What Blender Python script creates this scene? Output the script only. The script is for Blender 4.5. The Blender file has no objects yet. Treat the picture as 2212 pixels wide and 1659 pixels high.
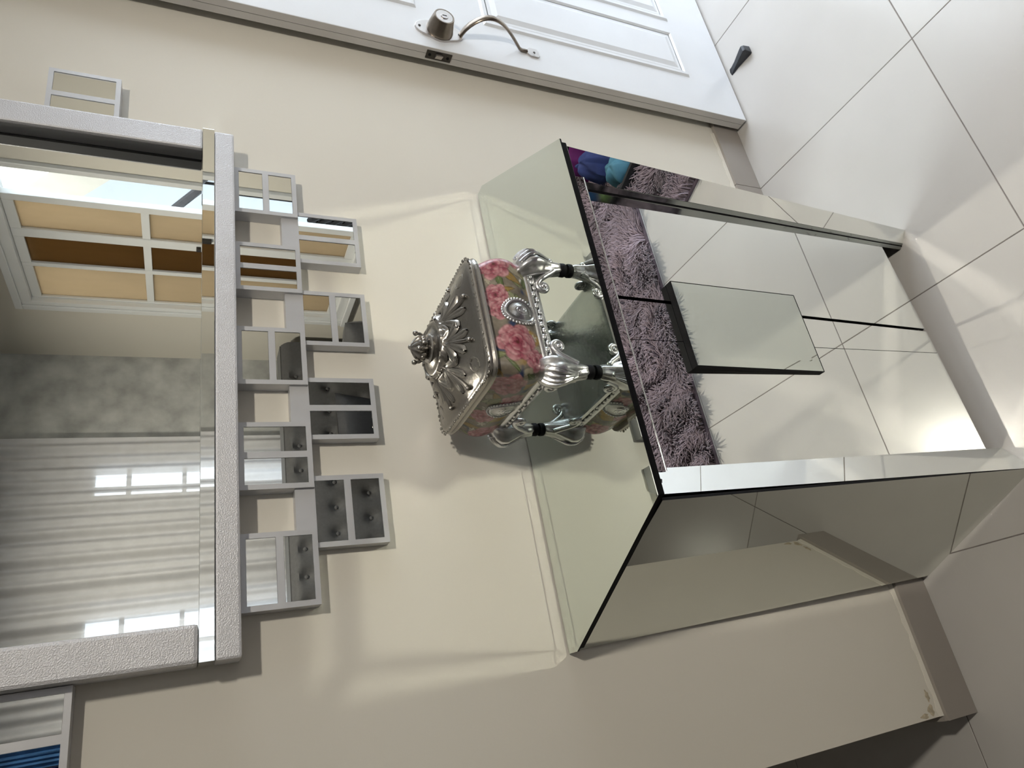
import bpy, bmesh, math, random
import numpy as np
from mathutils import Vector, Matrix

S = bpy.context.scene
COL = S.collection
random.seed(7)
RNG = np.random.default_rng(7)
PI = math.pi

# ------------------------------------------------------------------ camera
CAM = np.array([-0.0475, -1.2169, 1.6538])
PSI, TH, RHO, FPX = 0.467, 0.4377, -0.0161, 1490.78
_f = np.array([math.sin(PSI) * math.cos(TH), math.cos(PSI) * math.cos(TH), -math.sin(TH)])
_r = np.array([math.cos(PSI), -math.sin(PSI), 0.0])
_d = np.cross(_f, _r)
_r2 = math.cos(RHO) * _r + math.sin(RHO) * _d
_d2 = -math.sin(RHO) * _r + math.cos(RHO) * _d
cam_data = bpy.data.cameras.new('camera')
cam = bpy.data.objects.new('camera', cam_data)
COL.objects.link(cam)
# the phone was held on its side: the room's "up" is the picture's left
m = Matrix(((_d2[0], _r2[0], -_f[0], CAM[0]),
            (_d2[1], _r2[1], -_f[1], CAM[1]),
            (_d2[2], _r2[2], -_f[2], CAM[2]),
            (0, 0, 0, 1)))
cam.matrix_world = m
cam_data.sensor_width = 36.0
cam_data.lens = FPX * 36.0 / 2212.0
cam_data.clip_start = 0.02
S.camera = cam

# ------------------------------------------------------------------ world, sun/sky, lamps, exposure
SKY_STRENGTH = 7.2
LAMP_W = 42.0
W = bpy.data.worlds.new('sky')
S.world = W
W.use_nodes = True
bg = W.node_tree.nodes['Background']
bg.inputs[0].default_value = (0.80, 0.89, 1.0, 1)
bg.inputs[1].default_value = SKY_STRENGTH

def area(name, loc, rot, shape, sx, sy, power, color=(1, 1, 1), portal=False):
    l = bpy.data.lights.new(name, 'AREA')
    l.shape = shape
    l.size = sx
    if shape in ('RECTANGLE', 'ELLIPSE'):
        l.size_y = sy
    l.energy = power
    l.color = color
    o = bpy.data.objects.new(name, l)
    o.location = loc
    o.rotation_euler = rot
    COL.objects.link(o)
    if portal:
        l.cycles.is_portal = True
    return o

XR, YO, ZC = 2.30, -3.20, 2.66          # right wall, opposite wall, ceiling
LAMPS = [(0.81, -1.86, 2.56, 1.0), (-3.2, 1.75, 2.56, 0.10)]
for i, (lx, ly, lz, k) in enumerate(LAMPS):
    area('downlight_light', (lx, ly, lz - 0.004), (0, 0, 0), 'DISK', 0.15, 0.15, LAMP_W * k, (1.0, 0.935, 0.82))
# sampling portals in the doorway and the window openings (they add no light of their own)
area('doorway_portal', (XR + 0.15, -0.50, 1.05), (0, PI / 2, 0), 'RECTANGLE', 2.1, 0.82, 1, portal=True)
area('window_portal', (XR + 0.15, -2.06, 1.62), (0, PI / 2, 0), 'RECTANGLE', 1.7, 1.1, 1, portal=True)
area('curtain_window_portal', (1.475, YO - 0.16, 1.55), (PI / 2, 0, 0), 'RECTANGLE', 0.2, 1.2, 1, portal=True)
area('curtain_window_portal', (0.557, YO - 0.16, 1.55), (PI / 2, 0, 0), 'RECTANGLE', 0.36, 1.2, 1, portal=True)

vs = S.view_settings
vs.view_transform = 'Standard'
vs.look = 'None'
vs.exposure = 0.0
vs.gamma = 1.0
vs.use_curve_mapping = False
cy = S.cycles
cy.use_denoising = True
cy.max_bounces = 7
cy.diffuse_bounces = 3
cy.glossy_bounces = 5
cy.transmission_bounces = 6
cy.transparent_max_bounces = 8
cy.caustics_reflective = True
cy.caustics_refractive = False
cy.blur_glossy = 0.0
cy.sample_clamp_indirect = 0.0
cy.use_guiding = True           # lets the lamp light thrown up by the mirrored cabinet top reach the wall cleanly
cy.use_surface_guiding = True
cy.use_volume_guiding = False
cy.guiding_training_samples = 48
cy.use_adaptive_sampling = True
cy.adaptive_threshold = 0.15
cy.adaptive_min_samples = 16

# ------------------------------------------------------------------ materials
MATS = {}
def nodes_of(name):
    mt = bpy.data.materials.new(name)
    mt.use_nodes = True
    MATS[name] = mt
    nt = mt.node_tree
    return mt, nt, nt.nodes['Principled BSDF']

def mat(name, col, rough=0.5, metal=0.0, spec=0.5, noise=None, bump=None, coat=0.0, sheen=0.0):
    """noise=(scale, amount, detail) mottles the colour; bump=(scale, strength, distance) gives fine relief"""
    mt, nt, b = nodes_of(name)
    b.inputs['Base Color'].default_value = (*col, 1)
    b.inputs['Roughness'].default_value = rough
    b.inputs['Metallic'].default_value = metal
    b.inputs['Specular IOR Level'].default_value = spec
    b.inputs['Coat Weight'].default_value = coat
    b.inputs['Sheen Weight'].default_value = sheen
    tc = nt.nodes.new('ShaderNodeTexCoord')
    if noise:
        n = nt.nodes.new('ShaderNodeTexNoise')
        n.inputs['Scale'].default_value = noise[0]
        n.inputs['Detail'].default_value = noise[2] if len(noise) > 2 else 4
        nt.links.new(tc.outputs['Object'], n.inputs['Vector'])
        r = nt.nodes.new('ShaderNodeValToRGB')
        a = noise[1]
        r.color_ramp.elements[0].position = 0.3
        r.color_ramp.elements[1].position = 0.7
        r.color_ramp.elements[0].color = (*[max(0, c * (1 - a)) for c in col], 1)
        r.color_ramp.elements[1].color = (*[min(1, c * (1 + a)) for c in col], 1)
        nt.links.new(n.outputs['Fac'], r.inputs['Fac'])
        nt.links.new(r.outputs['Color'], b.inputs['Base Color'])
    if bump:
        n2 = nt.nodes.new('ShaderNodeTexNoise')
        n2.inputs['Scale'].default_value = bump[0]
        n2.inputs['Detail'].default_value = 3
        nt.links.new(tc.outputs['Object'], n2.inputs['Vector'])
        bp = nt.nodes.new('ShaderNodeBump')
        bp.inputs['Strength'].default_value = bump[1]
        bp.inputs['Distance'].default_value = bump[2]
        nt.links.new(n2.outputs['Fac'], bp.inputs['Height'])
        nt.links.new(bp.outputs['Normal'], b.inputs['Normal'])
    return mt

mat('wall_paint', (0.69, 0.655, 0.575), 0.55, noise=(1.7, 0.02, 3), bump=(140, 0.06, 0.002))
mat('hall_paint_dimmed', (0.34, 0.30, 0.24), 0.6, noise=(1.7, 0.02, 3))  # dark tone put in to cut light bounced back from the hall
mat('ceiling_paint', (0.80, 0.78, 0.74), 0.7, noise=(2, 0.01))
mat('tile', (0.485, 0.465, 0.44), 0.22, spec=0.45, noise=(2.2, 0.05, 5))
mat('grout', (0.16, 0.14, 0.13), 0.8, noise=(40, 0.2))
mat('skirting', (0.31, 0.28, 0.25), 0.3, noise=(3, 0.06, 5))
mat('stain', (0.50, 0.43, 0.31), 0.7, noise=(60, 0.4, 6))
mat('door_white', (0.74, 0.76, 0.79), 0.32, noise=(9, 0.015), bump=(60, 0.05, 0.002))
mat('door_edge', (0.56, 0.54, 0.52), 0.5, noise=(6, 0.08, 5))
mat('bronze', (0.22, 0.185, 0.15), 0.28, 1.0, noise=(25, 0.25))
mat('bronze_light', (0.55, 0.52, 0.5), 0.35, 1.0, noise=(25, 0.1))
mat('dark_metal', (0.05, 0.045, 0.04), 0.45, 0.7, noise=(30, 0.3))
mat('rubber', (0.018, 0.020, 0.026), 0.45, noise=(50, 0.3), bump=(300, 0.1, 0.001))
mat('black', (0.004, 0.004, 0.005), 0.6, spec=0.12, noise=(30, 0.2))
mat('mirror', (0.87, 0.89, 0.865), 0.0, 1.0, noise=(4, 0.004))
mat('mirror_top', (0.70, 0.745, 0.70), 0.0, 1.0, noise=(4, 0.004))
mat('mirror_side', (0.70, 0.72, 0.67), 0.015, 1.0, noise=(7, 0.02, 6))
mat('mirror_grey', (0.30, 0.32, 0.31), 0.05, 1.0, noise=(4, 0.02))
mat('glass_edge', (0.75, 0.82, 0.80), 0.15, 0.6, noise=(200, 0.3))
mat('silver_frame', (0.60, 0.595, 0.61), 0.42, 0.35, noise=(5, 0.05, 4), bump=(480, 0.4, 0.003))
mat('silver_flat', (0.55, 0.55, 0.56), 0.4, 0.35, noise=(12, 0.05))
mat('silver_side_shaded', (0.16, 0.16, 0.165), 0.5, 0.3, noise=(12, 0.05))  # frame silver darkened: shade of the inner frame side put into the colour
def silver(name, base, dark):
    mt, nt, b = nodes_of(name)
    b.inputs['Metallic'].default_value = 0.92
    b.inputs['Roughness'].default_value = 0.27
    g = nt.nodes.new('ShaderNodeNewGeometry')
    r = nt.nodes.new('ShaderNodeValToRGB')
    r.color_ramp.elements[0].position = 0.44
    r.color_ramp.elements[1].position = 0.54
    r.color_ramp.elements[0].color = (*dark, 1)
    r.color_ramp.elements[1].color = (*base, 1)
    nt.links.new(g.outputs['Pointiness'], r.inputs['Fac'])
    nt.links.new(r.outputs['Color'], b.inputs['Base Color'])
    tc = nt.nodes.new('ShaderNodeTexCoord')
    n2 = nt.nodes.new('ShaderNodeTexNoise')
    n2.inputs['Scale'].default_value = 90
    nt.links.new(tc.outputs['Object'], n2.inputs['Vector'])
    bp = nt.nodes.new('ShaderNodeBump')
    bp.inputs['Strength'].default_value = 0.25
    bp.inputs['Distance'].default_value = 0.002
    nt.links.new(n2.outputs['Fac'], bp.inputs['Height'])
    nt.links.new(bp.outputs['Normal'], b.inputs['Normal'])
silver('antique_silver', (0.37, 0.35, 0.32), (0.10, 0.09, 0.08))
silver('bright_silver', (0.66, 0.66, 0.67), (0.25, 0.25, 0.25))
mat('aluminium', (0.72, 0.73, 0.72), 0.35, 0.0, noise=(6, 0.02))
mat('outdoor_white', (0.31, 0.325, 0.335), 0.8, noise=(2, 0.03, 5))
mat('outdoor_cream', (0.33, 0.295, 0.235), 0.8, noise=(3, 0.08, 6))
mat('outdoor_ground', (0.42, 0.42, 0.41), 0.85, noise=(2, 0.1, 6))
mat('iron', (0.02, 0.018, 0.018), 0.4, 0.6, noise=(30, 0.2))
mat('concrete_panel', (0.43, 0.43, 0.405), 0.75, noise=(9, 0.24, 10))
mat('sofa_grey', (0.062, 0.060, 0.059), 0.7, noise=(60, 0.12), bump=(400, 0.1, 0.001), sheen=0.3)
mat('sofa_black', (0.02, 0.02, 0.022), 0.6, noise=(60, 0.2))
mat('rug_base', (0.10, 0.07, 0.085), 0.9, noise=(30, 0.3))
mat('cloth_purple', (0.20, 0.02, 0.16), 0.8, noise=(14, 0.3))
mat('cloth_navy', (0.03, 0.045, 0.16), 0.8, noise=(14, 0.3))
mat('cloth_blue', (0.04, 0.13, 0.30), 0.8, noise=(14, 0.3))
mat('cloth_teal', (0.075, 0.21, 0.30), 0.8, noise=(14, 0.3))
mat('cloth_green', (0.22, 0.33, 0.12), 0.8, noise=(14, 0.3))
mat('cloth_grey', (0.30, 0.28, 0.30), 0.8, noise=(14, 0.2))
mat('china_white', (0.80, 0.78, 0.72), 0.25, noise=(8, 0.03))
mat('stone', (0.20, 0.20, 0.20), 0.6, noise=(40, 0.6, 8), bump=(60, 0.8, 0.01))
mat('lamp_rim', (0.85, 0.85, 0.83), 0.4, noise=(8, 0.02))

def strand_mat():
    mt, nt, b = nodes_of('rug_pile')
    b.inputs['Roughness'].default_value = 0.65
    b.inputs['Sheen Weight'].default_value = 0.4
    a = nt.nodes.new('ShaderNodeAttribute')
    a.attribute_name = 'tint'
    nt.links.new(a.outputs['Color'], b.inputs['Base Color'])
strand_mat()
def floral_mat():
    mt, nt, b = nodes_of('floral_print')
    b.inputs['Roughness'].default_value = 0.35
    b.inputs['Coat Weight'].default_value = 0.25
    a = nt.nodes.new('ShaderNodeAttribute')
    a.attribute_name = 'print'
    nt.links.new(a.outputs['Color'], b.inputs['Base Color'])
floral_mat()
def pane_mat():
    mt = bpy.data.materials.new('amber_glass')
    mt.use_nodes = True
    MATS['amber_glass'] = mt
    nt = mt.node_tree
    nt.nodes.clear()
    o = nt.nodes.new('ShaderNodeOutputMaterial')
    tr = nt.nodes.new('ShaderNodeBsdfTransparent')
    tr.inputs[0].default_value = (0.60, 0.48, 0.34, 1)
    tl = nt.nodes.new('ShaderNodeBsdfTranslucent')
    nz = nt.nodes.new('ShaderNodeTexNoise')
    nz.inputs['Scale'].default_value = 3
    rp = nt.nodes.new('ShaderNodeValToRGB')
    rp.color_ramp.elements[0].color = (0.30, 0.245, 0.175, 1)
    rp.color_ramp.elements[1].color = (0.36, 0.295, 0.215, 1)
    nt.links.new(nz.outputs['Fac'], rp.inputs['Fac'])
    nt.links.new(rp.outputs['Color'], tl.inputs[0])
    mx = nt.nodes.new('ShaderNodeMixShader')
    mx.inputs[0].default_value = 0.75
    nt.links.new(tr.outputs[0], mx.inputs[1])
    nt.links.new(tl.outputs[0], mx.inputs[2])
    nt.links.new(mx.outputs[0], o.inputs[0])
pane_mat()
def sheer_mat():
    mt = bpy.data.materials.new('sheer')
    mt.use_nodes = True
    MATS['sheer'] = mt
    nt = mt.node_tree
    nt.nodes.clear()
    o = nt.nodes.new('ShaderNodeOutputMaterial')
    tr = nt.nodes.new('ShaderNodeBsdfTransparent')
    tr.inputs[0].default_value = (0.9, 0.9, 0.92, 1)
    tl = nt.nodes.new('ShaderNodeBsdfTranslucent')
    tl.inputs[0].default_value = (0.50, 0.51, 0.54, 1)
    df = nt.nodes.new('ShaderNodeBsdfDiffuse')
    tc = nt.nodes.new('ShaderNodeTexCoord')
    nz = nt.nodes.new('ShaderNodeTexNoise')
    nz.inputs['Scale'].default_value = 18
    nz.inputs['Detail'].default_value = 8
    nt.links.new(tc.outputs['Object'], nz.inputs['Vector'])
    rp = nt.nodes.new('ShaderNodeValToRGB')
    rp.color_ramp.elements[0].color = (0.62, 0.61, 0.60, 1)
    rp.color_ramp.elements[1].color = (0.82, 0.81, 0.81, 1)
    nt.links.new(nz.outputs['Fac'], rp.inputs['Fac'])
    nt.links.new(rp.outputs['Color'], df.inputs[0])
    m1 = nt.nodes.new('ShaderNodeMixShader')
    m1.inputs[0].default_value = 0.25
    nt.links.new(df.outputs[0], m1.inputs[1])
    nt.links.new(tl.outputs[0], m1.inputs[2])
    m2 = nt.nodes.new('ShaderNodeMixShader')
    m2.inputs[0].default_value = 0.86
    nt.links.new(tr.outputs[0], m2.inputs[1])
    nt.links.new(m1.outputs[0], m2.inputs[2])
    nt.links.new(m2.outputs[0], o.inputs[0])
sheer_mat()

def emit_mat(name, col, strength):
    mt, nt, b = nodes_of(name)
    b.inputs['Base Color'].default_value = (0.9, 0.9, 0.88, 1)
    b.inputs['Emission Color'].default_value = (*col, 1)
    b.inputs['Emission Strength'].default_value = strength

# ------------------------------------------------------------------ mesh helpers
ORG = {}
def tag(o, label=None, cat=None, group=None, kind=None):
    if label: o['label'] = label
    if cat: o['category'] = cat
    if group: o['group'] = group
    if kind: o['kind'] = kind
    return o

def empty(name, loc, label=None, cat=None, group=None, kind=None, rz=0.0):
    o = bpy.data.objects.new(name, None)
    o.location = loc
    o.rotation_euler = (0, 0, rz)
    o.empty_display_size = 0.1
    COL.objects.link(o)
    ORG[o.name] = np.array(loc, float)
    return tag(o, label, cat, group, kind)

class MB:
    """collects vertices and faces (world coordinates), then links ONE mesh object"""
    def __init__(self):
        self.v, self.f, self.mi = [], [], []
        self.cur = 0
    def add(self, vs_, fs_):
        b = len(self.v)
        self.v += [tuple(map(float, p)) for p in vs_]
        self.f += [tuple(b + i for i in f) for f in fs_]
        self.mi += [self.cur] * len(fs_)
        return self
    def box(self, x0, x1, y0, y1, z0, z1):
        v = [(x, y, z) for x in (x0, x1) for y in (y0, y1) for z in (z0, z1)]
        return self.add(v, [(0, 1, 3, 2), (4, 6, 7, 5), (0, 4, 5, 1), (2, 3, 7, 6), (0, 2, 6, 4), (1, 5, 7, 3)])
    def quad(self, a, b, c, d):
        return self.add([a, b, c, d], [(0, 1, 2, 3)])
    def hexa(self, lo, hi):
        """lo, hi: two 4-point loops"""
        return self.add(list(lo) + list(hi), [(3, 2, 1, 0), (4, 5, 6, 7), (0, 1, 5, 4), (1, 2, 6, 5), (2, 3, 7, 6), (3, 0, 4, 7)])
    def prism(self, lo, hi):
        n = len(lo)
        return self.add(list(lo) + list(hi), [tuple(range(n - 1, -1, -1)), tuple(range(n, 2 * n))] +
                        [(i, (i + 1) % n, n + (i + 1) % n, n + i) for i in range(n)])
    def slab(self, a, b, c, d, t):
        """a quad plate a,b,c,d with thickness t away from its normal"""
        A, B, C, D = (np.array(p, float) for p in (a, b, c, d))
        n = np.cross(B - A, D - A)
        n /= np.linalg.norm(n)
        return self.hexa([p - n * t for p in (A, B, C, D)], (A, B, C, D))
    def loft(self, rings, cap0=True, cap1=True, closed=True):
        n = len(rings[0])
        vs_ = [p for r in rings for p in r]
        fs_ = []
        for k in range(len(rings) - 1):
            for i in range(n if closed else n - 1):
                j = (i + 1) % n
                fs_.append((k * n + i, k * n + j, (k + 1) * n + j, (k + 1) * n + i))
        if cap0: fs_.append(tuple(range(n - 1, -1, -1)))
        if cap1: fs_.append(tuple(range((len(rings) - 1) * n, len(rings) * n)))
        return self.add(vs_, fs_)
    def lathe(self, center, axis, prof, seg=28, cap0=True, cap1=True):
        """prof: list of (distance along axis, radius)"""
        ax = Vector(axis).normalized()
        u = ax.orthogonal().normalized()
        w = ax.cross(u)
        c = Vector(center)
        rings = [[tuple(c + ax * h + (u * math.cos(2 * PI * i / seg) + w * math.sin(2 * PI * i / seg)) * r) for i in range(seg)] for h, r in prof]
        return self.loft(rings, cap0, cap1)
    def tube(self, pts, rad, seg=8, flat=1.0):
        """rad: number or list; flat squashes the section sideways"""
        P = [Vector(p) for p in pts]
        n = len(P)
        R_ = [rad] * n if not hasattr(rad, '__len__') else rad
        t0 = (P[1] - P[0]).normalized()
        u = t0.orthogonal().normalized()
        rings = []
        for i in range(n):
            t = (P[min(i + 1, n - 1)] - P[max(i - 1, 0)]).normalized()
            u = (u - t * u.dot(t)).normalized()
            w = t.cross(u)
            rings.append([tuple(P[i] + (u * math.cos(2 * PI * k / seg) + w * flat * math.sin(2 * PI * k / seg)) * R_[i]) for k in range(seg)])
        return self.loft(rings)
    def ball(self, c, r, seg=10, rings=6, sc=(1, 1, 1)):
        vs_ = []
        for j in range(1, rings):
            th = PI * j / rings
            for i in range(seg):
                ph = 2 * PI * i / seg
                vs_.append((c[0] + r * sc[0] * math.sin(th) * math.cos(ph), c[1] + r * sc[1] * math.sin(th) * math.sin(ph), c[2] + r * sc[2] * math.cos(th)))
        top, bot = len(vs_), len(vs_) + 1
        vs_ += [(c[0], c[1], c[2] + r * sc[2]), (c[0], c[1], c[2] - r * sc[2])]
        fs_ = []
        for j in range(rings - 2):
            for i in range(seg):
                k = (i + 1) % seg
                fs_.append((j * seg + i, (j + 1) * seg + i, (j + 1) * seg + k, j * seg + k))
        for i in range(seg):
            k = (i + 1) % seg
            fs_.append((top, i, k))
            fs_.append((bot, (rings - 2) * seg + k, (rings - 2) * seg + i))
        return self.add(vs_, fs_)
    def build(self, name, mats, parent=None, smooth=False, bevel=0.0, origin=None, kind=None, label=None):
        if isinstance(mats, str): mats = [mats]
        if parent is not None:
            org = ORG[parent.name]
        else:
            org = np.array(origin if origin is not None else (0, 0, 0), float)
        V = np.array(self.v, float) - org
        me = bpy.data.meshes.new(name)
        me.from_pydata(V.tolist(), [], self.f)
        for mn in mats: me.materials.append(MATS[mn])
        if len(mats) > 1:
            me.polygons.foreach_set('material_index', self.mi)
        bm = bmesh.new()
        bm.from_mesh(me)
        bmesh.ops.recalc_face_normals(bm, faces=bm.faces)
        if bevel > 0:
            es = [e for e in bm.edges if len(e.link_faces) == 2 and e.calc_face_angle(0) > 0.6]
            bmesh.ops.bevel(bm, geom=es, offset=bevel, segments=2, affect='EDGES', profile=0.6)
        bm.to_mesh(me)
        bm.free()
        if smooth:
            me.polygons.foreach_set('use_smooth', [True] * len(me.polygons))
            try:
                me.set_sharp_from_angle(angle=math.radians(50))
            except Exception:
                pass
        me.update()
        o = bpy.data.objects.new(name, me)
        COL.objects.link(o)
        if parent is not None:
            o.parent = parent
            ORG[o.name] = org
        else:
            o.location = org
            ORG[o.name] = org
        if kind: o['kind'] = kind
        if label: o['label'] = label
        return o

# ------------------------------------------------------------------ the setting
X1, Y2, TS = 1.2774, -0.5792, 0.6      # tile grid: measured joint lines
BX0 = -0.2544                          # free end of the back wall
BH, BT = 0.1033, 0.012
XL, YH = -4.2, 3.0                     # left wall, far wall of the hall beyond the back wall

floor = MB().box(XL - .1, XR, YO - .1, YH + .1, -0.06, -0.0012).build('floor', 'grout', kind='structure')
tile_mesh = None
def tile_bm(w, d):
    b = MB()
    g, e = 0.0011, 0.0009
    lo = [(g, g, -.008), (w - g, g, -.008), (w - g, d - g, -.008), (g, d - g, -.008)]
    m1 = [(g, g, -e), (w - g, g, -e), (w - g, d - g, -e), (g, d - g, -e)]
    hi = [(g + e, g + e, 0), (w - g - e, g + e, 0), (w - g - e, d - g - e, 0), (g + e, d - g - e, 0)]
    b.loft([lo, m1, hi])
    return b
ix0, ix1 = math.floor((XL - X1) / TS), math.ceil((XR - X1) / TS)
iy0, iy1 = math.floor((YO - Y2) / TS), math.ceil((YH - Y2) / TS)
for i in range(ix0, ix1):
    for j in range(iy0, iy1):
        x0, x1_ = max(X1 + i * TS, XL), min(X1 + (i + 1) * TS, XR)
        y0, y1_ = max(Y2 + j * TS, YO), min(Y2 + (j + 1) * TS, YH)
        if x1_ - x0 < .02 or y1_ - y0 < .005: continue
        if x0 > BX0 + .14 and y0 > 0.1: continue            # beyond the back wall
        full = abs(x1_ - x0 - TS) < 1e-6 and abs(y1_ - y0 - TS) < 1e-6
        if full and tile_mesh is not None:
            o = bpy.data.objects.new('tile', tile_mesh)
            COL.objects.link(o)
            o.parent = floor
        else:
            o = tile_bm(x1_ - x0, y1_ - y0).build('tile', 'tile', floor)
            if full: tile_mesh = o.data
        o.location = (x0, y0, 0)

# walls
b = MB().box(BX0, XR + .15, 0.0, 0.13, 0, ZC)
wall_back = b.build('wall_back', 'wall_paint', kind='structure')
def skirt(x0, x1_, parent):
    pass
bb = MB().box(BX0 - .004, XR, -0.002, 0.0, 0, BH - .001).build('baseboard_back', 'grout', kind='structure')
xs = [BX0 - BT] + [X1 + k * TS for k in range(-2, 3) if BX0 < X1 + k * TS < XR] + [XR]
for a0, a1 in zip(xs[:-1], xs[1:]):
    MB().box(a0 + .0008, a1 - .0008, -BT, -0.0005, 0.0005, BH).build('skirting_tile', 'skirting', bb, bevel=.001)
MB().box(BX0 - BT, BX0 - .0005, -0.0005, 0.13 + BT, 0.0005, BH).build('skirting_tile', 'skirting', bb, bevel=.001)
# ragged paint bead along the top of the skirting, with the brown stain at the free corner
b = MB()
n = 120
lo, hi = [], []
for i in range(n + 1):
    x = BX0 + (XR - .8 - BX0) * i / n
    w_ = .006 + .004 * math.sin(i * 1.7) * math.sin(i * .31 + 1)
    lo.append((x, -.004, BH)); hi.append((x, -.0012, BH + w_ + .004))
for i in range(n):
    b.add([lo[i], lo[i + 1], hi[i + 1], hi[i], (lo[i][0], 0, BH), (lo[i + 1][0], 0, BH), (hi[i + 1][0], 0, hi[i + 1][2]), (hi[i][0], 0, hi[i][2])],
          [(0, 1, 2, 3), (0, 4, 5, 1), (3, 2, 6, 7)])
b.build('paint_bead', 'wall_paint', wall_back)
b = MB()
for cx_, cz_, rx_, rz_ in ((-.2375, .1335, .011, .009), (-.209, .1275, .012, .006), (-.2465, .160, .005, .012)):
    ring = [(cx_ + rx_ * (1 + .25 * math.sin(3 * t + cx_ * 90)) * math.cos(t), -.0006, cz_ + rz_ * (1 + .25 * math.sin(5 * t)) * math.sin(t)) for t in [2 * PI * k / 28 for k in range(28)]]
    b.loft([ring, [(p[0], .0003, p[2]) for p in ring]])
b.build('water_stain', 'stain', wall_back)

DY0, DY1, DZ = -0.955, -0.095, 2.12      # doorway in the right wall
WY0, WY1, WZ0, WZ1 = -2.62, -1.515, 0.785, 2.475   # window in the right wall
T = 0.15
b = MB()
b.box(XR, XR + T, DY1, 0.0, 0, ZC)
b.box(XR, XR + T, DY0, DY1, DZ, ZC)
b.box(XR, XR + T, WY1, DY0, 0, ZC)
b.box(XR, XR + T, WY0, WY1, 0, WZ0)
b.box(XR, XR + T, WY0, WY1, WZ1, ZC)
b.box(XR, XR + T, YO - T, WY0, 0, ZC)
b.build('wall_right', 'wall_paint', kind='structure')
b = MB()
b.box(XR - .012, XR, DY0 - .06, DY0, 0, DZ + .06); b.box(XR - .012, XR, DY1, DY1 + .06, 0, DZ + .06)
b.box(XR - .012, XR, DY0, DY1, DZ, DZ + .06)
b.box(XR, XR + T, DY0, DY0 + .03, 0, DZ); b.box(XR, XR + T, DY0, DY1, DZ - .03, DZ)
b.build('trim_1', 'door_white', kind='structure')
# opposite wall with a window behind the curtain
CZ0, CZ1 = 0.95, 2.16
OPEN = ((0.38, 0.735), (1.375, 1.575))
b = MB()
b.box(XL - T, OPEN[0][0], YO - T, YO, 0, ZC)
b.box(OPEN[0][1], OPEN[1][0], YO - T, YO, 0, ZC)
b.box(OPEN[1][1], XR, YO - T, YO, 0, ZC)
for o0, o1 in OPEN:
    b.box(o0, o1, YO - T, YO, 0, CZ0)
    b.box(o0, o1, YO - T, YO, CZ1, ZC)
b.build('wall_front', 'concrete_panel', kind='structure')
MB().box(XL - T, XL, YO - T, YH + T, 0, ZC).build('wall_left', 'hall_paint_dimmed', kind='structure')
MB().box(XL, BX0 + .13, YH, YH + T, 0, ZC).build('wall_hall', 'hall_paint_dimmed', kind='structure')
MB().box(BX0 + .001, BX0 + .13, 0.13, YH, 0, ZC).build('wall_passage', 'hall_paint_dimmed', kind='structure')
MB().box(XL - T, XR + T, YO - T, YH + T, ZC, ZC + .1).build('ceiling', 'ceiling_paint', kind='structure')

# ---- window_1: sliding window with amber panes, one sash pushed open
w1 = empty('window_1', (XR, -2.06, WZ0), kind='structure')
b = MB()
for a in ((WY0, WY0 + .045), (WY1 - .03, WY1)):
    b.box(XR - .02, XR + .09, a[0], a[1], WZ0 + .004, WZ1)
b.box(XR - .02, XR + .09, WY0 + .045, WY1 - .03, WZ0 + .004, WZ0 + .05)
b.box(XR - .02, XR + .09, WY0 + .045, WY1 - .03, WZ1 - .06, WZ1)
b.box(XR - .032, XR - .0205, WY0 - .02, WY0 + .015, WZ0 + .0045, WZ1 - .0155)
b.box(XR - .032, XR - .0205, WY0 - .02, WY1 + .01, WZ1 - .015, WZ1 + .02)
b.box(XR - .04, XR + .09, WY0 - .02, WY1 + .01, WZ0 - .03, WZ0 + .0035)
b.build('window_frame', 'aluminium', w1, bevel=.003)
def sash(y0, y1, x, st0, st1, zbar):
    z0, z1 = WZ0 + .05, WZ1 - .06
    b = MB()
    b.box(x, x + .03, y0, y0 + st0, z0, z1)
    b.box(x, x + .03, y1 - st1, y1, z0, z1)
    b.box(x, x + .03, y0 + st0, y1 - st1, z0, z0 + .045)
    b.box(x, x + .03, y0 + st0, y1 - st1, z1 - .045, z1)
    b.box(x + .003, x + .027, y0 + st0, y1 - st1, zbar - .018, zbar + .018)
    s = b.build('sash', 'aluminium', w1, bevel=.002)
    for za, zb in ((z0 + .045, zbar - .018), (zbar + .018, z1 - .045)):
        MB().box(x + .012, x + .017, y0 + st0, y1 - st1, za, zb).build('pane', 'amber_glass', s)
    return s
sash(-1.992, -1.748, XR + .010, .004, .042, 1.855)
sash(-2.262, -1.993, XR + .010, .004, .058, 1.855)
sash(WY0 + .046, -2.263, XR + .010, .010, .026, 1.855)
MB().box(XR + .050, XR + .056, -2.28, -1.98, WZ0 + .1, WZ1 - .1).build('pane', 'amber_glass', w1)
b = MB().box(XR - .006, XR + .0095, -2.035, -2.008, 1.56, 1.63)
b.build('sash_latch', 'dark_metal', w1, bevel=.003)

# ---- window_2, window_3: narrow white windows behind the curtain
for wi, (o0, o1) in enumerate(OPEN):
    w2 = empty('window_%d' % (wi + 2), ((o0 + o1) / 2, YO, CZ0), kind='structure')
    b = MB()
    b.box(o0, o0 + .02, YO - .1, YO + .01, CZ0, CZ1); b.box(o1 - .02, o1, YO - .1, YO + .01, CZ0, CZ1)
    b.box(o0 + .02, o1 - .02, YO - .1, YO + .01, CZ0, CZ0 + .05); b.box(o0 + .02, o1 - .02, YO - .1, YO + .01, CZ1 - .02, CZ1)
    b.build('window_frame', 'aluminium', w2, bevel=.002)
    xm = o0 + (o1 - o0) * (.36 if wi else .45)
    MB().box(xm - .011, xm + .011, YO - .07, YO - .03, CZ0 + .05, CZ1 - .02).build('mullion', 'aluminium', w2)
    for z in (1.36, 1.67, 1.965):
        MB().box(o0 + .02, o1 - .02, YO - .068, YO - .032, z - .012, z + .012).build('transom', 'aluminium', w2)

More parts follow.
